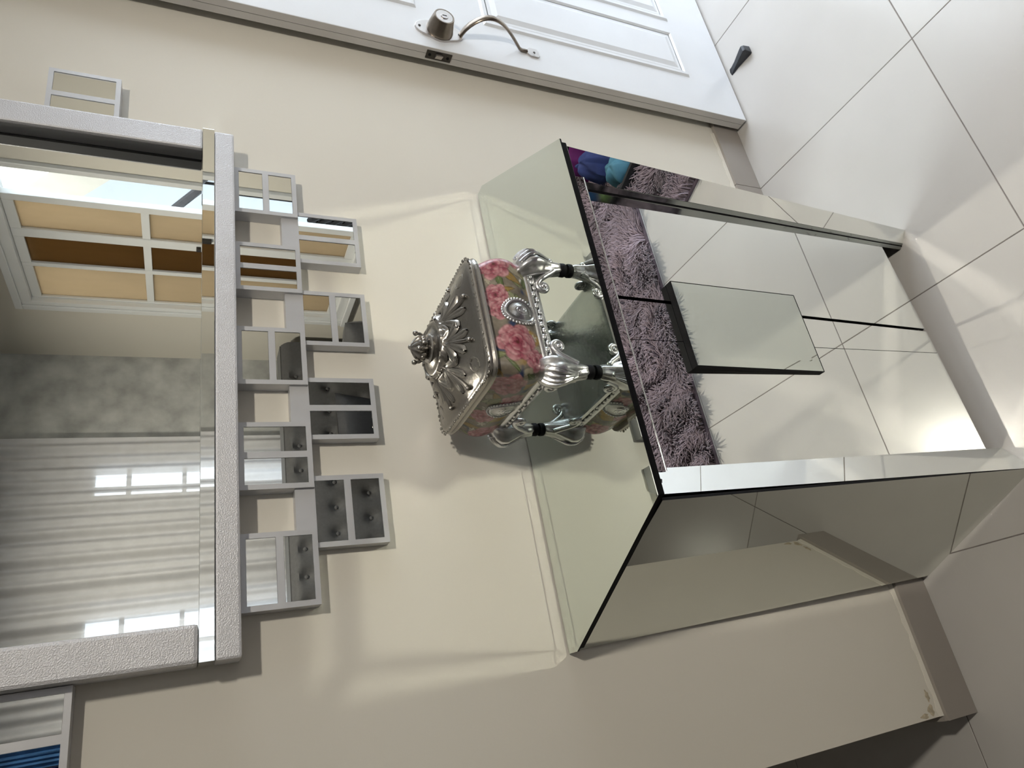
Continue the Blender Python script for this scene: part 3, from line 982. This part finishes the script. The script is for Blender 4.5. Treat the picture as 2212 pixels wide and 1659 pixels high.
# curled corner sprigs
for sx in (-1, 1):
    for sy in (-1, 1):
        b = MB()
        for s2 in (-1, 1):
            pts = []
            for k in range(22):
                t = k / 21
                a = PI / 4 + s2 * (0.05 + 2.9 * t)
                r = .017 * (1 - .62 * t)
                x = sx * (.082 + r * math.cos(a)); y = sy * (.088 + r * math.sin(a))
                pts.append((x, y, lid_z(x, y) + .0015))
            b.tube(pts, [.0024 * (1 - .3 * k / 21) for k in range(22)], 6)
        cb(b, 'corner_scroll', 'antique_silver', lid, smooth=True)
# crown finial
b = MB()
b.lathe((0, 0, 0), (0, 0, 1), [(.2470, .027), (.2490, .0275), (.2510, .026), (.2525, .021), (.2550, .018), (.2570, .0195), (.2590, .020)], 36)
NS = 40
rings = []
for h, r, am in ((.2580, .0165, .02), (.2610, .0200, .08), (.2660, .0205, .16), (.2710, .0180, .2), (.2760, .0135, .2), (.2800, .0085, .15), (.2825, .0045, .05), (.2840, .0015, 0)):
    rings.append([(r * (1 + am * math.cos(8 * 2 * PI * i / NS)) * math.cos(2 * PI * i / NS), r * (1 + am * math.cos(8 * 2 * PI * i / NS)) * math.sin(2 * PI * i / NS), h) for i in range(NS)])
b.loft(rings)
for k in range(4):
    a = PI / 4 + k * PI / 2 + .2
    b.tube([(.014 * math.cos(a), .014 * math.sin(a), .2570), (.021 * math.cos(a), .021 * math.sin(a), .2600), (.0255 * math.cos(a), .0255 * math.sin(a), .2660), (.0260 * math.cos(a), .0260 * math.sin(a), .2715)], [.0036, .0034, .0030, .0028], 8)
    b.ball((.0262 * math.cos(a), .0262 * math.sin(a), .2745), .0050, 12, 8)
    a += PI / 4
    for q in (-.28, 0, .28):
        b.ball((.0215 * math.cos(a + q), .0215 * math.sin(a + q), .2625), .0042, 8, 6, (.9, .9, 1.3))
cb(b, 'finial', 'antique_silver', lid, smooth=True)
# oval cameo on each face
def cameo(axis, sgn):
    b = MB()
    off = body_half(.35)
    def P(u, v, o):
        tz = min(1, max(0, (v - ZB0) / (ZB1 - ZB0)))
        d = (HY if axis == 'y' else HX) + body_half(tz) + o
        return (u, sgn * d, v) if axis == 'y' else (sgn * d, u, v)
    cu, cv, ru, rv = 0.0, .122, .024, .031
    def oval(r, k, n=40):
        return cu + ru * r * math.cos(2 * PI * k / n), cv + rv * r * math.sin(2 * PI * k / n)
    rings = []
    for r, o in ((1.0, -.002), (1.0, .003), (.93, .0045), (.86, .003), (.80, .0022), (.62, .0030), (.5, .0048), (.3, .0062), (.08, .0068)):
        rings.append([P(*oval(r, k), o) for k in range(40)])
    b.loft(rings)
    for k in range(34):
        u, v = oval(1.08, k, 34)
        p = P(u, v, .001)
        b.ball(p, .0028, 7, 5)
    for q in range(3):
        pts = []
        for k in range(20):
            t = k / 19
            a = q * 2.1 + t * 4.0
            r = .14 + .30 * t
            u, v = cu + ru * r * math.cos(a), cv + rv * r * math.sin(a)
            pts.append(P(u, v, .0062 - .002 * t))
        b.tube(pts, .0018, 6)
    return cb(b, 'cameo', 'bright_silver', body, smooth=True)
for ax_, sg in (('y', -1), ('x', -1), ('y', 1), ('x', 1)):
    cameo(ax_, sg)
# four scroll feet with black pads
for sx in (-1, 1):
    for sy in (-1, 1):
        cx_, cy_ = sx * .104, sy * .113
        ox, oy = sx / math.sqrt(2), sy / math.sqrt(2)
        b = MB()
        prof = [(.104, .000, .016), (.096, .006, .024), (.084, .012, .027), (.070, .014, .026), (.056, .012, .022), (.042, .010, .0175), (.030, .009, .0145), (.020, .009, .0135), (.014, .009, .0125), (.0105, .009, .010)]
        rings = []
        for h, o, r in prof:
            rings.append([(cx_ + ox * o + r * (1 + .10 * math.cos(6 * q + h * 60)) * math.cos(q), cy_ + oy * o + r * (1 + .10 * math.cos(6 * q + h * 60)) * math.sin(q), h) for q in [2 * PI * k / 28 for k in range(28)]])
        b.loft(rings)
        # acanthus ribs on the outer face
        for da in (-.75, -.4, 0, .4, .75):
            a = math.atan2(oy, ox) + da
            pts = []
            for k in range(12):
                t = k / 11
                h = .100 - .062 * t
                r = float(np.interp(h, [p[0] for p in prof[::-1]], [p[2] for p in prof[::-1]])) + .0015
                o = float(np.interp(h, [p[0] for p in prof[::-1]], [p[1] for p in prof[::-1]]))
                aa = a - da * .75 * t
                pts.append((cx_ + ox * o + r * math.cos(aa), cy_ + oy * o + r * math.sin(aa), h))
            b.tube(pts, [.0034 * (1 - .45 * k / 11) for k in range(12)], 6)
        b.ball((cx_ + ox * .022, cy_ + oy * .022, .034), .0065, 10, 6)
        foot = cb(b, 'foot', 'bright_silver', smooth=True)
        # volutes running inwards along both faces
        for ux, uy, fx, fy in ((-sx, 0, 0, sy), (0, -sy, sx, 0)):
            b = MB()
            pts, rad = [], []
            for k in range(16):                       # S stem from the ankle up to the curl
                t = k / 15
                along = .004 + .036 * t ** 1.1
                h = .030 + .040 * math.sin(t * PI / 2) ** 1.3
                pts.append((cx_ + ux * along + fx * (.015 - .003 * t), cy_ + uy * along + fy * (.015 - .003 * t), h)); rad.append(.0062 - .0012 * t)
            ax0 = .040; hz = .0585
            for k in range(1, 26):                    # spiral
                t = k / 25
                a = PI / 2 - 1.55 * 2 * PI * t * .85
                r = .0118 * (1 - .74 * t)
                along = ax0 + r * math.cos(a) ; h = hz + r * math.sin(a)
                pts.append((cx_ + ux * along + fx * .012, cy_ + uy * along + fy * .012, h)); rad.append(.0050 - .0022 * t)
            b.tube(pts, rad, 9)
            b.ball((cx_ + ux * ax0 + fx * .013, cy_ + uy * ax0 + fy * .013, hz), .0048, 10, 6)
            cb(b, 'scroll', 'bright_silver', foot, smooth=True)
        b = MB().lathe((cx_ + ox * .009, cy_ + oy * .009, 0), (0, 0, 1), [(.0002, .0125), (.003, .0135), (.0095, .0132), (.0115, .0115)], 24)
        cb(b, 'foot_pad', 'black', foot, smooth=True)

# ------------------------------------------------------------------ ceiling downlights
emit_mat('lamp_glow', (1.0, 0.955, 0.88), 4.0)
LL = ['round ceiling downlight above the purple rug', 'round ceiling downlight over the dark hallway']
for (lx, ly, lz, k), lab in zip(LAMPS, LL):
    e = empty('downlight', (lx, ly, lz), lab, 'lamp', 'ceiling downlights')
    b = MB().lathe((lx, ly, ZC), (0, 0, -1), [(0, .105), (.03, .105), (ZC - lz, .095), (ZC - lz + .004, .09), (ZC - lz + .004, .078), (ZC - lz - .01, .076), (ZC - lz - .02, .02)], 40, cap0=True, cap1=True)
    b.build('housing', 'lamp_rim', e, smooth=True)

# ------------------------------------------------------------------ what the mirrors show: rug, sofa, curtain, things on the sofa
RX0, RX1, RY0, RY1 = -.55, 2.26, -2.12, -1.185
rug = MB().box(RX0, RX1, RY0, RY1, .0005, .012).build('shag_rug', 'rug_base', None, origin=((RX0 + RX1) / 2, (RY0 + RY1) / 2, 0))
tag(rug, 'mauve-purple long-pile shag rug on the tiled floor', 'rug')
N = 58000
px = RNG.uniform(RX0 + .005, RX1 - .005, N); py = RY1 - .005 - (RY1 - RY0 - .01) * RNG.uniform(0, 1, N) ** 1.35
clx = np.floor(px * 22) * 1.7 + np.floor(py * 22) * 2.3
dirn = vnoise(px * 9, py * 9, 4) * 4 * PI + RNG.normal(0, .5, N)
lean = .018 + .030 * RNG.uniform(0, 1, N)
edge = np.clip((RY1 - py) / .06, 0, 1)
hgt = (.026 + .022 * RNG.uniform(0, 1, N)) * (.75 + .5 * vnoise(px * 14, py * 14, 9))
dxv = np.cos(dirn) * lean; dyv = np.sin(dirn) * lean + (1 - edge) * .012
wv = .0016 + .0012 * RNG.uniform(0, 1, N)
sx_, sy_ = -np.sin(dirn) * wv, np.cos(dirn) * wv
vv = np.zeros((N, 7, 3))
for k, (t, zf, wf) in enumerate(((0, 0, 1), (.45, .62, 1.0), (.85, .95, .7))):
    cx_ = px + dxv * t ** 1.5; cy_ = py + dyv * t ** 1.5; cz_ = .010 + hgt * zf
    vv[:, 2 * k, 0] = cx_ - sx_ * wf; vv[:, 2 * k, 1] = cy_ - sy_ * wf; vv[:, 2 * k, 2] = cz_
    vv[:, 2 * k + 1, 0] = cx_ + sx_ * wf; vv[:, 2 * k + 1, 1] = cy_ + sy_ * wf; vv[:, 2 * k + 1, 2] = cz_
vv[:, 6, 0] = px + dxv * 1.15; vv[:, 6, 1] = py + dyv * 1.15; vv[:, 6, 2] = .010 + hgt * .97
org = ORG[rug.name]
vv -= org
base_i = (np.arange(N) * 7)[:, None]
q1 = base_i + np.array([0, 1, 3, 2]); q2 = base_i + np.array([2, 3, 5, 4]); t1 = base_i + np.array([4, 5, 6])
me = bpy.data.meshes.new('pile')
me.from_pydata(vv.reshape(-1, 3).tolist(), [], q1.tolist() + q2.tolist() + t1.tolist())
tone = .55 + .75 * vnoise(px * 6, py * 6, 12) * RNG.uniform(.6, 1.25, N)
colr = np.array((.285, .215, .255))[None] * tone[:, None]
grad = np.array([.45, .45, .9, .9, 1.15, 1.15, 1.25])
cc = colr[:, None, :] * np.ones((1, 7, 1))
a_ = me.color_attributes.new('tint', 'FLOAT_COLOR', 'POINT')
a_.data.foreach_set('color', np.concatenate([np.clip(cc, 0, 1), np.ones((N, 7, 1))], 2).astype(np.float32).ravel())
me.materials.append(MATS['rug_pile'])
me.polygons.foreach_set('use_smooth', [True] * len(me.polygons))
po = bpy.data.objects.new('pile', me)
COL.objects.link(po)
po.parent = rug
po['kind'] = 'stuff'

# sofa along the opposite wall, tufted back
sofa = empty('tufted_sofa', (1.0, -2.62, 0), 'dark grey button-tufted sofa in front of the sheer curtain', 'sofa')
SX0, SX1 = -.30, 2.22
b = MB().box(SX0, SX1, -2.98, -2.20, .05, .26); b.build('base', 'sofa_black', sofa, bevel=.01)
for k in range(3):
    a0 = SX0 + .16 + (SX1 - SX0 - .32) * k / 3; a1 = SX0 + .16 + (SX1 - SX0 - .32) * (k + 1) / 3
    MB().box(a0 + .004, a1 - .004, -2.84, -2.17, .262, .44).build('seat_cushion', 'sofa_grey', sofa, smooth=True, bevel=.035)
for a0, a1 in ((SX0, SX0 + .15), (SX1 - .15, SX1)):
    MB().box(a0, a1, -2.98, -2.20, .262, .64).build('arm', 'sofa_grey', sofa, smooth=True, bevel=.04)
# back rest: quilted surface pulled in at each button
def button_pos():
    out = []
    for r, z in enumerate((.66, .86, 1.05)):
        x = SX0 + .12 + (.0775 if r % 2 else 0)
        while x < SX1 - .08:
            out.append((x, z)); x += .155
    return out
BTN = button_pos()
nx, nz = 200, 40
B_ = np.array(BTN)
gx = np.linspace(SX0, SX1, nx); gz = np.linspace(.40, 1.13, nz)
G = np.stack(np.meshgrid(gx, gz, indexing='ij'), -1).reshape(-1, 2)
D2 = ((G[:, None, :] - B_[None]) ** 2).sum(-1)
pull = (np.exp(-D2 / (2 * .026 ** 2))).max(1) * .038
top = np.clip((G[:, 1] - 1.08) / .05, 0, 1) ** 2 * .05
yy = -2.80 - pull - top
V = np.column_stack([G[:, 0], yy, G[:, 1]])
b = MB()
b.add(V.tolist(), [(i * nz + j, (i + 1) * nz + j, (i + 1) * nz + j + 1, i * nz + j + 1) for i in range(nx - 1) for j in range(nz - 1)])
b.box(SX0, SX1, -3.02, -2.86, .30, 1.135)
back = b.build('backrest', 'sofa_grey', sofa, smooth=True)
for x, z in BTN:
    MB().lathe((x, -2.832, z), (0, 1, 0), [(0, .012), (.004, .0115), (.007, .007), (.008, .002)], 12).build('button', 'sofa_grey', back, smooth=True)
for x in (SX0 + .1, SX1 - .1):
    for y in (-2.9, -2.3):
        MB().lathe((x, y, .0005), (0, 0, 1), [(0, .018), (.05, .024)], 12).build('leg', 'sofa_black', sofa)

def cushion(name, c, sz, rot, matn, label, cat='cushion', group=None, tuft=False):
    n_ = 22
    vs_, fs_ = [], []
    e = empty(name, c, label, cat, group)
    for s_ in (1, -1):
        b0 = len(vs_)
        for i in range(n_ + 1):
            for j in range(n_ + 1):
                u_, v_ = -1 + 2 * i / n_, -1 + 2 * j / n_
                k = max(0, (1 - u_ ** 4)) * max(0, (1 - v_ ** 4))
                h = sz[2] * k ** .45
                if tuft: h -= sz[2] * .75 * math.exp(-(u_ * u_ + v_ * v_) / .02) - .012 * math.cos(9 * math.atan2(v_, u_)) * math.exp(-(u_ * u_ + v_ * v_) / .12)
                pin = 1 - .07 * (1 - abs(u_) * abs(v_))
                vs_.append(Vector((u_ * sz[0] * pin, v_ * sz[1] * pin, s_ * h)))
        for i in range(n_):
            for j in range(n_):
                a = b0 + i * (n_ + 1) + j
                fs_.append((a, a + 1, a + n_ + 2, a + n_ + 1) if s_ > 0 else (a, a + n_ + 1, a + n_ + 2, a + 1))
    M_ = Matrix.Rotation(rot[2], 3, 'Z') @ Matrix.Rotation(rot[1], 3, 'Y') @ Matrix.Rotation(rot[0], 3, 'X')
    b = MB(); b.add([tuple(M_ @ p + Vector(c)) for p in vs_], fs_)
    b.build('cover', matn, e, smooth=True)
    return e
cushion('throw_cushion', (1.98, -2.42, .665), (.20, .20, .085), (math.radians(72), 0, math.radians(58)), 'sofa_grey', 'grey tufted cushion at the window end of the sofa', tuft=True)
cushion('throw_cushion', (1.52, -2.62, .66), (.23, .23, .08), (math.radians(74), 0, math.radians(10)), 'sofa_black', 'black cushion leaning on the grey sofa back')

# colourful clothes in a low black tray on the rug: each garment a thing of its own
TX, TY = .22, -1.76
b = MB().box(TX - .33, TX + .33, TY - .24, TY + .24, .0130, .030)
for q in ((TX - .33, TX - .315, TY - .24, TY + .24), (TX + .315, TX + .33, TY - .24, TY + .24), (TX - .315, TX + .315, TY - .24, TY - .225), (TX - .315, TX + .315, TY + .225, TY + .24)):
    b.box(*q, .030, .075)
o = b.build('laundry_tray', 'sofa_black', None, bevel=.003, origin=(TX, TY, .0125))
tag(o, 'low black tray of clothes standing on the mauve rug', 'tray')
def garment(c, rx, ry, h, matn, label, seed):
    rg = np.random.default_rng(seed)
    n_, m_ = 40, 12
    ph = rg.uniform(0, 6, 6)
    rings = []
    for j in range(m_ + 1):
        t = j / m_
        rr = math.cos(t * PI / 2) ** .7
        row = []
        for i in range(n_):
            a = 2 * PI * i / n_
            wob = 1 + .14 * math.sin(3 * a + ph[0]) + .09 * math.sin(7 * a + ph[1] + 3 * t) + .05 * math.sin(13 * a + ph[2])
            row.append((c[0] + rx * rr * wob * math.cos(a), c[1] + ry * rr * wob * math.sin(a), c[2] + h * math.sin(t * PI / 2) * (1 + .18 * math.sin(4 * a + ph[3] + 5 * t) * rr)))
        rings.append(row)
    b = MB(); b.loft(rings)
    o = b.build('garment', matn, None, smooth=True, origin=c)
    return tag(o, label, 'clothes', 'clothes in the black tray')
for c, rx, ry, h, mn, lab, sd in (((.375, -1.61, .031), .080, .050, .085, 'cloth_teal', 'crumpled light blue garment at the front of the black tray', 1),
                                  ((.315, -1.735, .031), .070, .050, .150, 'cloth_navy', 'crumpled navy garment in the middle of the black tray', 2),
                                  ((.30, -1.87, .031), .110, .055, .250, 'cloth_purple', 'crumpled magenta garment at the back of the black tray', 3),
                                  ((.235, -1.61, .031), .040, .045, .055, 'cloth_green', 'small green garment in the black tray', 4),
                                  ((.14, -1.735, .031), .075, .055, .170, 'cloth_blue', 'crumpled deep blue garment in the black tray', 5)):
    garment(c, rx, ry, h, mn, lab, sd)
# white china figure and a grey stone on the sofa end
b = MB().lathe((.62, -2.45, .441), (0, 0, 1), [(0, .05), (.02, .055), (.06, .03), (.12, .02), (.20, .018), (.26, .03), (.30, .036), (.34, .03), (.36, .01)], 24)
o = b.build('china_figure', 'china_white', None, smooth=True, origin=(.62, -2.45, .441))
tag(o, 'slim white china figure standing on the sofa seat', 'figurine')
b = MB(); b.ball((.42, -2.45, .525), .10, 24, 14, (1.1, .9, .84))
b.v = [tuple(np.array(p) + np.array(((hashn(p[0] * 9, p[2] * 9) - .5) * .02, (hashn(p[1] * 9, p[0] * 9, 2) - .5) * .02, (hashn(p[2] * 9, p[1] * 9, 3) - .5) * .012))) for p in b.v]
o = b.build('stone_ornament', 'stone', None, smooth=True, origin=(.42, -2.45, .441))
tag(o, 'rough grey stone ornament on the sofa seat', 'ornament')

# sheer curtain on a rod
cur = empty('sheer_curtain', (.75, YO + .10, .02), 'grey-white sheer curtain in soft folds over the far window', 'curtain')
nx, nz = 420, 26
gx = np.linspace(-.28, 1.712, nx); gz = np.linspace(.03, 2.60, nz)
V = []
for x in gx:
    for z in gz:
        t = (z - .03) / 2.57
        y = YO + .095 + (.022 + .012 * math.sin(x * 3.1)) * math.sin(x * 38 + 1.6 * math.sin(x * 5.3)) * (1 - .25 * t) + .012 * math.sin(x * 91 + z * .8)
        V.append((x, y, z))
b = MB(); b.add(V, [(i * nz + j, (i + 1) * nz + j, (i + 1) * nz + j + 1, i * nz + j + 1) for i in range(nx - 1) for j in range(nz - 1)])
b.build('drape', 'sheer', cur, smooth=True)
b = MB(); b.tube([(-.95, YO + .095, 2.615), (1.80, YO + .095, 2.615)], .012, 12)
b.build('rod', 'aluminium', cur)
# coloured towels hanging from the same rod line on their own hooks
for k, (x0, x1, mn, nm) in enumerate(((-.155, -.055, 'cloth_purple', 'purple'), (-.052, .0, 'cloth_grey', 'pale grey'), (.003, .035, 'cloth_navy', 'dark navy'), (.038, .13, 'cloth_blue', 'blue'))):
    pass
hang = [(.045, .135, 'cloth_blue', 'blue'), (.000, .042, 'cloth_navy', 'dark navy'), (-.075, -.003, 'cloth_grey', 'pale grey'), (-.30, -.078, 'cloth_purple', 'purple')]
for x0, x1, mn, nm in hang:
    b = MB()
    fr_, bk_ = [], []
    n_ = 14
    for z in np.linspace(1.35, 2.44, 10):
        fr_.append([(x0 + (x1 - x0) * i / n_, YO + .215 + .010 * math.sin(i * 1.9 + z), z) for i in range(n_ + 1)] + [(x0 + (x1 - x0) * i / n_, YO + .195 + .006 * math.sin(i * 1.3), z) for i in range(n_, -1, -1)])
    b.loft(fr_)
    o = b.build('hanging_towel', mn, None, smooth=True, origin=((x0 + x1) / 2, YO + .2, 1.35))
    tag(o, nm + ' towel hanging beside the sheer curtain', 'towel', 'hanging towels')
b = MB(); b.tube([(-.34, YO + .205, 2.445), (.17, YO + .205, 2.445)], .008, 10)
for x in (-.32, .15):
    b.tube([(x, YO + .205, 2.445), (x, YO + .205, ZC)], .006, 8)
o = b.build('towel_rail', 'aluminium', None, origin=(-.085, YO + .205, ZC)); tag(o, 'thin metal rail holding the coloured towels', 'rail')

# ------------------------------------------------------------------ outside the doorway and windows
MB().box(XR + T, 30, -30, 30, -.25, -.10).build('ground', 'outdoor_ground', kind='structure')
MB().box(-30, XR + T, -30, YO - T - .001, -.25, -.10).build('ground_yard', 'outdoor_ground', kind='structure')
nb = MB().box(4.6, 4.8, -9.0, -2.9, -.1, 3.6).build('neighbour_wall', 'outdoor_white', None, origin=(4.7, -6, -.1))
tag(nb, 'pale neighbouring house wall seen through the open window sash', 'wall')
st = empty('concrete_stairs', (4.0, -1.0, -.1), 'cream concrete outdoor stair flight rising beyond the window', 'stairs')
def stair_slab(y0, z0, y1, z1, t, x0, x1):
    b = MB(); b.hexa([(x0, y0, z0), (x1, y0, z0), (x1, y1, z1), (x0, y1, z1)], [(x0, y0, z0 + t), (x1, y0, z0 + t), (x1, y1, z1 + t), (x0, y1, z1 + t)])
    return b
stair_slab(-.40, -.08, -4.6, 3.60, .22, 3.56, 4.58).build('flight', 'outdoor_cream', st)
stair_slab(-.40, -.10, -4.6, 3.58, .34, 3.50, 3.555).build('stringer', 'outdoor_cream', st)
rail = empty('iron_railing', (3.2, -3.0, 0), 'black wrought iron stair railing outside the window', 'railing')
b = MB(); b.tube([(3.2, -3.5, 2.21), (3.2, -1.7, 1.01)], .026, 10); b.build('handrail', 'iron', rail)
for k in range(9):
    y = -3.45 + .21 * k
    zt = 1.01 - (y + 1.7) * .6667
    b = MB(); b.tube([(3.2, y, zt), (3.2, y, -.1)], .010, 8); b.build('baluster', 'iron', rail)
lat = empty('lattice_fence', (3.0, -2.6, 0), 'dark diagonal lattice panel standing outside the window', 'fence')
ly0, ly1, lz0, lz1 = -3.3, -2.0, -.10, .95
b = MB()
for y0, y1, z0, z1 in ((ly0, ly0 + .04, lz0, lz1), (ly1 - .04, ly1, lz0, lz1), (ly0, ly1, lz1 - .04, lz1)):
    b.box(3.0, 3.03, y0, y1, z0, z1)
b.build('fence_frame', 'iron', lat)
def clip_bar(p, q):
    (y0, z0), (y1, z1) = p, q
    t0, t1 = 0.0, 1.0
    for a, d, lo_, hi_ in ((y0, y1 - y0, ly0, ly1), (z0, z1 - z0, lz0, lz1)):
        ta, tb = sorted(((lo_ - a) / d, (hi_ - a) / d))
        t0, t1 = max(t0, ta), min(t1, tb)
    if t1 - t0 < .03: return None
    return (y0 + (y1 - y0) * t0, z0 + (z1 - z0) * t0), (y0 + (y1 - y0) * t1, z0 + (z1 - z0) * t1)
for s_ in (1, -1):
    for k in range(-2, 40):
        c_ = ly0 - 1.2 + k * .075
        seg = clip_bar((c_, lz0 if s_ > 0 else lz1), (c_ + 1.3, (lz0 + 1.3) if s_ > 0 else (lz1 - 1.3)))
        if seg is None: continue
        (ya, za), (yb, zb) = seg
        b = MB(); b.tube([(3.015 + .006 * s_, ya, za), (3.015 + .006 * s_, yb, zb)], .021, 6); b.build('slat', 'iron', lat)

bpy.context.view_layer.update()
